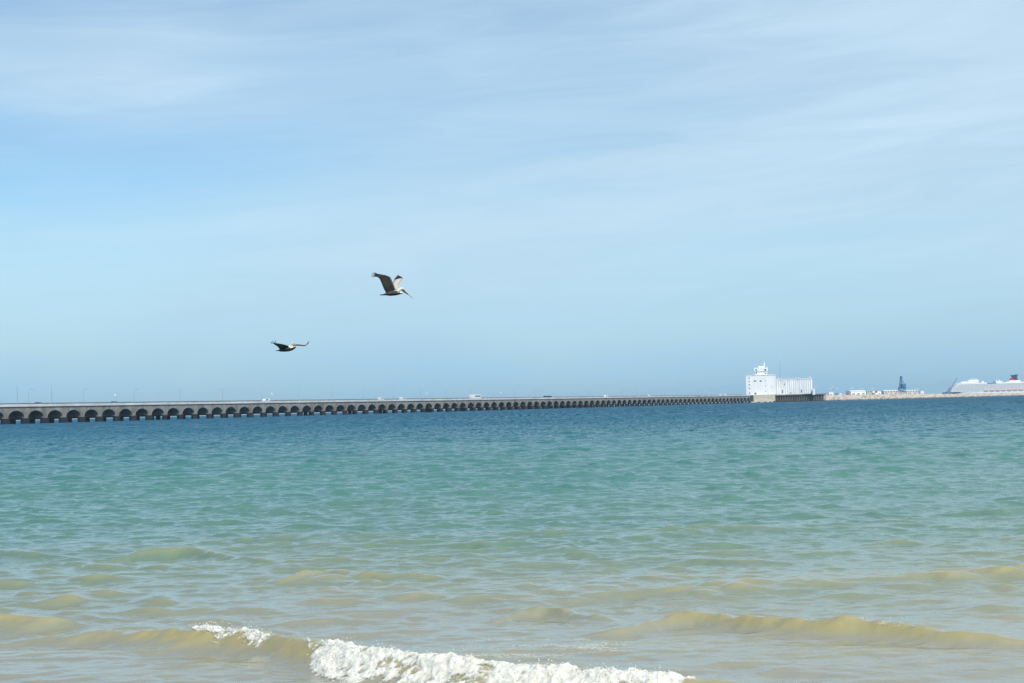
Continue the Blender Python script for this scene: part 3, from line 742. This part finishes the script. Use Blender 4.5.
building(829.2, 833.3, 392.4, 'white', 'roofwhite', 'small white shed alone near the left end of the breakwater', depth=8, doors=1, gable=.4)
building(851, 866, 391.3, 'white', 'roofwhite', 'long low white warehouse left of the container stacks', gable=1.2, doors=3)
building(867.5, 871.5, 391.0, 'cream', 'roofwhite', 'narrow cream office building beside the container stacks', depth=10, name='office', doors=1, windows=2)
building(877.5, 881.3, 391.6, 'white', 'roofwhite', 'small white building right of the container stacks', depth=10, doors=1, gable=.5)
building(884.3, 898.5, 391.0, 'peach', 'roofwhite', 'peach walled warehouse with white roof left of the navy crane', gable=1.0, doors=3, windows=5)
building(906.8, 917.8, 390.7, 'cream', 'roofwhite', 'cream warehouse right of the navy crane', gable=.8, doors=2, windows=4)
building(899.5, 905.5, 392.6, 'peach', 'roofwhite', 'low peach building at the foot of the navy crane', depth=14, doors=1, windows=2)
building(920.8, 923.8, 391.5, 'white', 'roofwhite', 'small white hut between the cream warehouse and the ship bow', depth=8, doors=1, gable=.4)
# containers
kinds = [(872.6, 'container_green', 0), (872.6, 'roofwhite', 1), (874.9, 'roofwhite', 0), (874.9, 'container_red', 1), (847.2, 'container_red', 0), (836.5, 'container_blue', 0), (839.4, 'roofwhite', 0), (876.4, 'roofwhite', 2)]
lbs = ['green container at the bottom of the left stack', 'white container on top of the green one', 'white container at the bottom of the right stack', 'red container on top of the right stack',
       'lone red container left of the long white warehouse', 'blue container near the small shed', 'white container just right of the blue one', 'white container raised beside the red one']
for (u, m_, lv), lb in zip(kinds, lbs):
    Yb, zb = bw_top(u); 
    if lv == 2: lv = 0; Yb += 8
    t = thing('shipping_container', lb, 'container', (at(u, 395, Yb).x, Yb-6, zb-.2+lv*2.62), 0, 'containers on the breakwater quay')
    bm = bbox(-1.6, 1.6, 0, 6, 0, 2.55)
    for k in range(8): box(bm, -1.5+k*.4, -1.35+k*.4, -.08, -.003, .15, 2.4)
    obj('body', bm, m_, t); obj('door', bbox(1.603, 1.66, .2, 5.8, .1, 2.45), m_, t)
# port lamp masts
for u, v in ((821.5, 386.5), (835.5, 388.5), (838.5, 386.6), (843, 388.2), (858, 387.8), (868.2, 388.0), (878.9, 388.3), (911, 388.2), (924.5, 388.8)):
    Yb, zb = bw_top(max(826, u)); h = at(u, v, Yb).z-zb
    wh = {821.5: 'left of the small white shed', 835.5: 'above the blue container', 838.5: 'tallest one above the white container', 843: 'between the shed and the long warehouse',
          858: 'behind the long white warehouse', 868.2: 'behind the narrow cream office', 878.9: 'right of the container stacks', 911: 'behind the cream warehouse', 924.5: 'just left of the ship bow'}[u]
    t = thing('floodlight_mast', 'thin harbour floodlight mast, '+wh, 'floodlight', (at(u, 395, Yb).x, Yb+30, zb-.8), 0, 'floodlight masts along the port')
    obj('pole', tube(NB(), [(0, 0, 0), (0, 0, h+.8)], [.3, .15], 6), 'grey_metal', t)
    obj('lamp_head', bbox(-1.1, 1.1, -.3, .3, h+.5, h+1.1), 'white_metal', t)
# navy harbour crane
Yc, zc = bw_top(902); Yc += 45; pxm = Yc/F
t = thing('harbour_crane', 'tall navy blue harbour crane standing among the port buildings', 'crane', (at(902.3, 395, Yc).x, Yc, zc-2))
zz = lambda v: at(902.3, v, Yc).z-(zc-2)
bm = NB()
for sx in (-3.0*pxm, 3.0*pxm):
    for sy in (-5, 5): tube(bm, [(sx, sy, 0), (sx*.8, sy*.8, zz(387))], .45, 6)
for k in range(3): box(bm, -3.0*pxm, 3.0*pxm, -5, 5, zz(393-k*2.6), zz(393-k*2.6)+.6)
obj('portal', bm, 'crane_blue', t)
obj('machinery_house', bbox(-.6*pxm, 3.4*pxm, -4, 4, zz(388.4), zz(383.8)), 'crane_blue', t)
obj('cab', bbox(.3*pxm, 1.6*pxm, -5.2, -4.01, zz(387.2), zz(385.8)), 'window', t)
bm = NB()
for sx in (-1, 1):
    for sy in (-1, 1): tube(bm, [(-1.6*pxm+sx*1.6, sy*1.6, zz(389)), (-.5*pxm+sx*.8, sy*.8, zz(376.4))], .28, 5)
for k in range(9):
    z0 = zz(389)+(zz(376.4)-zz(389))*k/9; z1 = zz(389)+(zz(376.4)-zz(389))*(k+1)/9
    xk = -1.6*pxm+1.1*pxm*k/9; tube(bm, [(xk-1.4, -1.4, z0), (xk+1.2, -1.4, z1)], .2, 4); tube(bm, [(xk+1.4, -1.4, z0), (xk-1.0, -1.4, z1)], .2, 4)
obj('tower', bm, 'crane_blue', t)
bm = NB(); tube(bm, [(-.4*pxm, 0, zz(379)), (-.5*pxm, 0, zz(376))], [1.4, .9], 6); tube(bm, [(-.4*pxm, 0, zz(379.5)), (2.6*pxm, 0, zz(384))], .4, 5)
obj('jib', bm, 'crane_blue', t)
# slanted crane jib by the bow
Yc, zc = bw_top(952); Yc += 60; p0 = at(948.5, 391.5, Yc); p1 = at(957.3, 377.5, Yc)
t = thing('mobile_crane', 'mobile crane with a long thin raised jib beside the ship bow', 'crane', (p0.x, Yc, zc-3))
bm = NB(); 
for off in (-.6, .6): tube(bm, [(off, 0, p0.z-zc+3), (p1.x-p0.x+off*.3, 0, p1.z-zc+3)], .12, 5)
for k in range(12):
    a, b_ = k/12, (k+1)/12; s_ = 1 if k % 2 else -1; h0 = p0.z-zc+3; h1 = p1.z-zc+3
    tube(bm, [((p1.x-p0.x)*a-s_*.6, 0, h0+(h1-h0)*a), ((p1.x-p0.x)*b_+s_*.6, 0, h0+(h1-h0)*b_)], .12, 4)
obj('jib', bm, 'crane_blue', t)
obj('body', bbox(-3, 4, -2, 2, 1, p0.z-zc+2.6), 'crane_blue', t, bevel=.2)
for x in (-2.6, 0, 3.4):
    bm = NB(); bmesh.ops.create_cone(bm, cap_ends=True, segments=14, radius1=.9, radius2=.9, depth=.6, matrix=Matrix.Translation((x, -2.3, .9)) @ Matrix.Rotation(R(90), 4, 'X')); obj('wheel', bm, 'tyre', t)

# ---------------------------------------------------------------- cruise ship
YSH = 3500.0; pm = YSH/F
bow = at(942.5, 394.9, YSH)
ship = thing('cruise_ship', 'long white cruise ship with red funnel and dark blue wings moored behind the breakwater', 'ship', (bow.x, YSH, 0))
LB = 300; BM = 17.5
bm = NB(); st = [(0, .02, .02, 10.4), (6, .22, .08, 10.2), (14, .5, .3, 10.1), (30, .82, .62, 10.1), (55, 1, .9, 10.1), (100, 1, 1, 10.1), (230, 1, 1, 10.1), (285, .95, .8, 10.1), (300, .85, .6, 10.1)]
rows = []
for x, wt, wb, zt_ in st:
    rk = 1-min(1, x/30)
    rows.append([bm.verts.new(v) for v in ((x, -BM*wt, zt_), (x+rk*3, -BM*(wt*.6+wb*.4), 5), (x+rk*7, -BM*wb, -1), (x+rk*7, BM*wb, -1), (x+rk*3, BM*(wt*.6+wb*.4), 5), (x, BM*wt, zt_))])
for i in range(len(rows)-1):
    for j in range(6): bm.faces.new((rows[i][j], rows[i+1][j], rows[i+1][(j+1) % 6], rows[i][(j+1) % 6]))
bm.faces.new(rows[0]); bm.faces.new(rows[-1])
hull = obj('hull', bm, 'ship_white', ship)
def slopebox(x0, x1, z0, z1, w, rake):
    bm = NB(); a = []
    for y in (-w, w): a.append([bm.verts.new(p) for p in ((x0, y*.9, z0), (x0+6, y, z0), (x1, y, z0), (x1, y, z1), (x0+rake+6, y, z1), (x0+rake, y*.9, z1))])
    bm.faces.new(a[0]); bm.faces.new(a[1][::-1])
    for i in range(6): bm.faces.new((a[0][i], a[1][i], a[1][(i+1) % 6], a[0][(i+1) % 6]))
    return bm
stripe = bbox(1, 34, 0, 1, 0, 1); bm.free() if False else None; stripe.free()
bm = NB(); r2 = []
for x, wt in ((-.6, .02), (6, .23), (14, .51), (30, .83), (36, .88)): r2.append([bm.verts.new(v) for v in ((x, -BM*wt-.3, 10.6), (x+.3, -BM*wt-.2, 6.5), (x+.3, BM*wt+.2, 6.5), (x, BM*wt+.3, 10.6))])
for i in range(4):
    for j in range(4): bm.faces.new((r2[i][j], r2[i+1][j], r2[i+1][(j+1) % 4], r2[i][(j+1) % 4]))
bm.faces.new(r2[0]); bm.faces.new(r2[-1]); obj('bow_band', bm, 'ship_blue', hull)
obj('lower_decks', slopebox(13, 292, 10.65, 21.5, 16.8, 7), 'balcony', ship)
obj('upper_decks', slopebox(22, 290, 21.55, 28.3, 16.4, 7), 'balcony', ship)
obj('forward_house', slopebox(31, 100, 28.35, 31.6, 15.5, 6), 'ship_white', ship)
obj('forward_house', slopebox(40, 94, 31.65, 35.2, 14.0, 8), 'ship_white', ship)
obj('bridge_house', slopebox(58, 82, 35.25, 38.8, 9.0, 3), 'ship_white', ship)
obj('bridge_window', bbox(36, 40, -15.2, -14.9, 29.2, 30.6), 'window', ship)
obj('bridge_window', bbox(82, 88, -14.3, -14.02, 32.3, 34.0), 'window', ship)
obj('pool_screen', bbox(100, 122, -16.3, -15.9, 28.35, 29.5), 'ship_blue', ship)
obj('deck_house', slopebox(121, 138, 28.35, 34.2, 11, 2), 'ship_white', ship)
obj('deck_house', slopebox(139, 186, 28.35, 31.0, 13, 8), 'ship_white', ship)
obj('deck_house', slopebox(152, 180, 31.05, 35.0, 9, 4), 'ship_white', ship)
obj('deck_house', slopebox(190, 240, 28.35, 32.0, 13, 3), 'ship_white', ship)
# winged funnel
f_ = obj('funnel', prism_xz(NB(), [(156, 35.05), (177, 35.05), (173, 44.5), (165, 44.5), (162, 41)], -4, 4), 'ship_red', ship)
bm = NB()
prism_xz(bm, [(166.5, 36.5), (174, 36.5), (174, 45), (178, 47.6), (171, 48.4), (165, 46.2), (161, 47.2), (164, 44.4)], -5.2, 5.2)
obj('funnel_wing', bm, 'ship_blue', f_)
bm = NB(); tube(bm, [(70, 0, 38.8), (70, 0, 43)], [.6, .25], 6); tube(bm, [(67.5, 0, 41), (72.5, 0, 41)], .25, 5); obj('radar_mast', bm, 'ship_white', ship)
bm = NB(); tube(bm, [(78, 0, 38.8), (78, 0, 41.5)], .9, 8); obj('radar_mast', bm, 'ship_white', ship)
for x in (126, 133):
    bm = NB(); bmesh.ops.create_icosphere(bm, subdivisions=2, radius=1.7, matrix=Matrix.Translation((x, 0, 35.4))); obj('radar_dome', bm, 'ship_white', ship, smooth=True)
for k in range(13):
    x = 97+k*13.5; bm = prism_xz(NB(), [(x-5, 12.6), (x-3.5, 11.2), (x+3.5, 11.2), (x+5, 12.6), (x+4.2, 13.9), (x-4.2, 13.9)], -19.2, -16.85)
    obj('lifeboat', bm, 'orange', ship)

# ---------------------------------------------------------------- pelicans
def vcol_mat():
    m = bpy.data.materials.new('pelican_plumage'); m.use_nodes = True; t = m.node_tree; b = t.nodes['Principled BSDF']
    a = t.nodes.new('ShaderNodeAttribute'); a.attribute_name = 'plumage'
    tc_ = t.nodes.new('ShaderNodeTexCoord'); n = t.nodes.new('ShaderNodeTexNoise'); n.inputs['Scale'].default_value = 30
    t.links.new(tc_.outputs['Object'], n.inputs['Vector'])
    mx_ = t.nodes.new('ShaderNodeMix'); mx_.data_type = 'RGBA'; mx_.blend_type = 'MULTIPLY'; mx_.inputs[0].default_value = .5
    t.links.new(a.outputs['Color'], mx_.inputs[6]); t.links.new(n.outputs['Fac'], mx_.inputs[7])
    mr = t.nodes.new('ShaderNodeMapRange'); mr.inputs[3].default_value = .6; mr.inputs[4].default_value = 1.3
    t.links.new(n.outputs['Fac'], mr.inputs[0]); t.links.new(mr.outputs[0], mx_.inputs[7])
    t.links.new(mx_.outputs[2], b.inputs['Base Color']); b.inputs['Roughness'].default_value = .8; return m
PM = vcol_mat()
WHITE = (.80, .76, .66); DARK = (.035, .030, .026); BLACK = (.014, .014, .016); BROWN = (.058, .047, .038); GREY = (.26, .245, .22); PALE = (.50, .455, .40); BILL = (.34, .22, .12)
class Bird:
    def __init__(s): s.v = []; s.f = []; s.c = []
    def loft(s, rings, n=14):
        """rings: (centre, half width y, half height, colour top, colour bottom)"""
        base = len(s.v); P = [Vector(r[0]) for r in rings]
        for i, (c_, hw, hh, ct, cb_) in enumerate(rings):
            d = (P[min(i+1, len(P)-1)]-P[max(i-1, 0)]).normalized()
            side = Vector((0, 0, 1)).cross(d)
            side = side.normalized() if side.length > .2 else Vector((0, 1, 0)); upv = d.cross(side).normalized()
            if upv.z < 0: upv = -upv
            for k in range(n):
                a = 2*math.pi*k/n; s.v.append(P[i]+side*math.cos(a)*hw+upv*math.sin(a)*hh)
        for i in range(len(rings)-1):
            for k in range(n):
                s.f.append((base+i*n+k, base+i*n+(k+1) % n, base+(i+1)*n+(k+1) % n, base+(i+1)*n+k))
                s.c.append(rings[i][3] if math.sin(2*math.pi*(k+.5)/n) > -.15 else rings[i][4])
        for e_, i in ((0, 0), (len(rings)-1, len(rings)-1)):
            s.f.append(tuple(base+i*n+k for k in range(n))); s.c.append(rings[i][3])
    def wing(s, st, upv, thick, ctop, cbot, ctip, tips, tf=.78):
        """st: (leading edge, trailing edge) stations; tips: separate primary feathers"""
        m = 9; base = len(s.v); upv = Vector(upv).normalized()
        for i, (le, te) in enumerate(st):
            le = Vector(le); te = Vector(te); t_ = thick*(1-.6*i/(len(st)-1))
            for j in range(m):
                f_ = j/(m-1); h = t_*(4*f_*(1-f_))**.5*(1-.5*f_); cam_ = .06*(te-le).length*4*f_*(1-f_)
                s.v.append(le.lerp(te, f_)+upv*(h+cam_+.006))
            for j in range(m):
                f_ = j/(m-1); h = t_*(4*f_*(1-f_))**.5*(1-.5*f_)*.5; cam_ = .06*(te-le).length*4*f_*(1-f_)
                s.v.append(le.lerp(te, f_)+upv*(-h+cam_-.006))
        W = 2*m
        for i in range(len(st)-1):
            for j in range(m-1):
                a = base+i*W+j; s.f.append((a, a+1, a+W+1, a+W)); s.c.append(pick(ctop, ctip, i/(len(st)-1)+.78-tf, j/(m-1), True))
                a += m; s.f.append((a, a+1, a+W+1, a+W)); s.c.append(pick(cbot, ctip, i/(len(st)-1), j/(m-1), False))
            for j in (0, m-1): a = base+i*W+j; s.f.append((a, a+m, a+W+m, a+W)); s.c.append(cbot if j else ctop)
        for i in (0, len(st)-1): s.f.append(tuple(base+i*W+j for j in range(m))+tuple(base+i*W+m+j for j in range(m-1, -1, -1))); s.c.append(ctip)
        for a_, b_, w_ in tips:
            a_ = Vector(a_); b_ = Vector(b_); d = (b_-a_).normalized(); sd_ = d.cross(upv).normalized(); n0 = len(s.v)
            for f_, ww in ((0, .8), (.35, 1), (.8, .7), (1, .25)):
                p = a_.lerp(b_, f_)
                for sx, uz in ((-1, .007), (1, .007), (1, -.007), (-1, -.007)): s.v.append(p+sd_*sx*w_*ww+upv*uz)
            for i in range(3):
                for k in range(4): s.f.append((n0+i*4+k, n0+i*4+(k+1) % 4, n0+(i+1)*4+(k+1) % 4, n0+(i+1)*4+k)); s.c.append(ctip)
            for i in (0, 3): s.f.append(tuple(n0+i*4+k for k in range(4))); s.c.append(ctip)
    def build(s, name, loc, label):
        me = bpy.data.meshes.new(name); me.from_pydata([tuple(v) for v in s.v], [], s.f)
        bm = NB(); bm.from_mesh(me); bmesh.ops.recalc_face_normals(bm, faces=bm.faces); bm.to_mesh(me); bm.free()
        tree = BVHTree.FromPolygons([tuple(v) for v in s.v], s.f)
        o = bpy.data.objects.new(name, me); C.objects.link(o)
        md = o.modifiers.new('merge', 'REMESH'); md.mode = 'VOXEL'; md.voxel_size = .0065; md.use_smooth_shade = True
        dg = bpy.context.evaluated_depsgraph_get(); me2 = bpy.data.meshes.new_from_object(o.evaluated_get(dg)); o.modifiers.clear(); o.data = me2
        me2.name = name
        at_ = me2.color_attributes.new('plumage', 'FLOAT_COLOR', 'POINT'); cols = []
        for v in me2.vertices:
            _, _, k, _ = tree.find_nearest(v.co); cols += [*s.c[k], 1]
        at_.data.foreach_set('color', cols); me2.materials.clear(); me2.materials.append(PM)
        me2.polygons.foreach_set('use_smooth', [True]*len(me2.polygons)); o.location = loc
        o.rotation_euler.z = -math.atan2(loc.x, loc.y)
        return tag(o, label, 'pelican', 'brown pelicans flying over the sea')
def pick(c_, tip, fi, fj, top):
    if fi > .78: return tip
    if fj > .72: return tuple(a*.5+b_*.5 for a, b_ in zip(tip, BROWN)) if not top else tuple(a*.55 for a in c_)
    if fj < .12: return tuple(a*.5+b_*.5 for a, b_ in zip(c_, GREY))
    return c_
# first bird: wings lifted, flying to the right
k1 = .00255
def a1(x, z, y=0.0): return ((x-430)*k1, y, (400-z)*k1)
b = Bird()
b.loft([(a1(272,497), .05, .016, BROWN, DARK), (a1(330,494), .08, .028, BROWN, DARK), (a1(365,486), .09, .05, BROWN, DARK), (a1(420,480), .125, .088, BROWN, DARK), (a1(480,473), .135, .10, BROWN, DARK),
        (a1(535,470), .115, .088, GREY, DARK), (a1(575,473), .08, .055, WHITE, DARK), (a1(608,478), .04, .025, PALE, DARK), (a1(622,480), .012, .01, DARK, DARK)])
b.loft([(a1(490,462), .06, .05, WHITE, BROWN), (a1(525,450), .06, .055, WHITE, WHITE), (a1(555,430), .052, .05, WHITE, WHITE), (a1(578,412), .048, .046, WHITE, WHITE), (a1(600,405), .048, .046, WHITE, WHITE), (a1(622,413), .036, .034, PALE, BILL), (a1(638,426), .02, .02, BILL, BILL)], 12)
b.loft([(a1(612,412), .026, .028, BILL, BROWN), (a1(650,446), .024, .024, PALE, BROWN), (a1(700,493), .02, .018, PALE, BROWN), (a1(745,538), .018, .013, BILL, BROWN), (a1(760,556), .01, .012, BILL, BILL)], 8)
b.loft([(a1(596,430), .02, .02, BROWN, BROWN), (a1(640,460), .014, .022, BROWN, BROWN), (a1(690,500), .008, .01, BROWN, BROWN)], 8)
def S1(l): return [(a1(*p), a1(*q)) for p, q in l]
b.wing(S1([((508,425,-.05),(362,468,-.05)), ((480,345,-.18),(328,400,-.2)), ((448,268,-.28),(296,318,-.3)), ((428,236,-.33),(274,268,-.36)), ((365,212,-.38),(252,246,-.42)), ((285,196,-.43),(222,236,-.46)), ((235,192,-.45),(195,228,-.47))]),
       (.15, .9, .35), .022, GREY, BROWN, BLACK,
       [(a1(240,228,-.46), a1(148,238,-.5), .016), (a1(240,215,-.46), a1(146,212,-.52), .016), (a1(240,204,-.45), a1(160,190,-.52), .016), (a1(245,197,-.45), a1(180,172,-.52), .016)])
b.wing(S1([((560,415,.05),(430,440,.05)), ((556,345,.2),(452,335,.2)), ((600,272,.32),(480,282,.32)), ((626,240,.36),(488,264,.38)), ((605,212,.5),(508,238,.5)), ((565,188,.6),(528,202,.6))]),
       (-.2, -.9, .35), .02, PALE, BROWN, BLACK,
       [(a1(560,195,.6), a1(545,172,.72), .02), (a1(545,205,.6), a1(528,190,.7), .018), (a1(520,220,.56), a1(492,252,.66), .024)], .58)
for sy in (-1, 1): b.loft([(a1(610,404,sy*.036), .009, .009, BLACK, BLACK), (a1(614,404,sy*.040), .009, .009, BLACK, BLACK)], 6)
Y1 = 57.4
c1 = at(362+430/15.18, 262+400/15.18, Y1)
b.build('pelican', c1, 'upper brown pelican with both wings raised, long bill pointing down')
# second bird: gliding level, three quarters towards the beach
k2 = .00234
def a2(x, z, y=0.0): return ((x-430)*k2, y, (300-z)*k2)
b = Bird()
b.loft([(a2(232,346,.30), .05, .008, BROWN, DARK), (a2(275,345,.25), .075, .018, DARK, DARK), (a2(330,340,.18), .10, .062, BROWN, DARK), (a2(385,334,.10), .125, .085, BROWN, DARK), (a2(445,328,.02), .13, .092, BROWN, DARK),
        (a2(505,316,-.06), .11, .084, WHITE, DARK), (a2(545,304,-.12), .078, .06, WHITE, DARK), (a2(575,292,-.16), .03, .025, DARK, DARK)])
b.loft([(a2(466,298,-.06), .065, .075, WHITE, WHITE), (a2(500,280,-.09), .055, .06, WHITE, WHITE), (a2(512,252,-.12), .048, .05, WHITE, WHITE), (a2(525,232,-.15), .046, .044, WHITE, WHITE), (a2(542,238,-.20), .032, .032, BILL, BILL)], 12)
b.loft([(a2(540,238,-.19), .024, .024, BILL, BROWN), (a2(556,256,-.28), .020, .016, BILL, BROWN), (a2(572,276,-.38), .014, .012, BILL, BROWN), (a2(580,290,-.46), .007, .007, BILL, BILL)], 8)
def S2(l): return [(a2(*p), a2(*q)) for p, q in l]
b.wing(S2([((490,285,-.04),(305,338,.16)), ((405,258,-.22),(292,310,-.02)), ((330,242,-.38),(262,278,-.2)), ((262,234,-.48),(222,254,-.35)), ((215,224,-.55),(195,236,-.48))]),
       (.1, -.2, 1), .022, GREY, BROWN, BLACK,
       [(a2(222,230,-.5), a2(146,230,-.62), .012), (a2(222,228,-.52), a2(176,190,-.66), .012), (a2(245,228,-.5), a2(226,172,-.62), .013), (a2(205,232,-.52), a2(150,214,-.66), .011)])
b.wing(S2([((530,270,.0),(500,300,.2)), ((575,243,.18),(590,262,.36)), ((645,243,.38),(672,266,.52)), ((715,252,.53),(738,270,.64)), ((758,236,.66),(768,262,.72)), ((792,200,.74),(790,232,.78))]),
       (-.1, -.25, 1), .02, PALE, (.22, .23, .14), BLACK,
       [(a2(778,220,.74), a2(812,184,.86), .022), (a2(772,236,.74), a2(798,200,.88), .022)], .55)
for sy in (-1, 1): b.loft([(a2(534,228,-.16+sy*.04), .009, .009, BLACK, BLACK), (a2(538,228,-.165+sy*.042), .009, .009, BLACK, BLACK)], 6)
Y2 = 60.0
b.build('pelican', at(262+430/17.07, 330+300/17.07, Y2), 'lower brown pelican gliding with wings held level')

# ---------------------------------------------------------------- the air
hz = bpy.data.materials.new('haze'); hz.use_nodes = True; t = hz.node_tree; t.nodes.remove(t.nodes['Principled BSDF'])
pv = t.nodes.new('ShaderNodeVolumePrincipled'); pv.inputs['Density'].default_value = HAZE; pv.inputs['Color'].default_value = (.70, .92, 1, 1)
pv.inputs['Anisotropy'].default_value = .2
t.links.new(pv.outputs[0], t.nodes['Material Output'].inputs['Volume'])
if HAZE > 0: tag(obj('haze', bbox(-12000, 12000, -500, 12000, -16, 62), hz), kind='stuff')
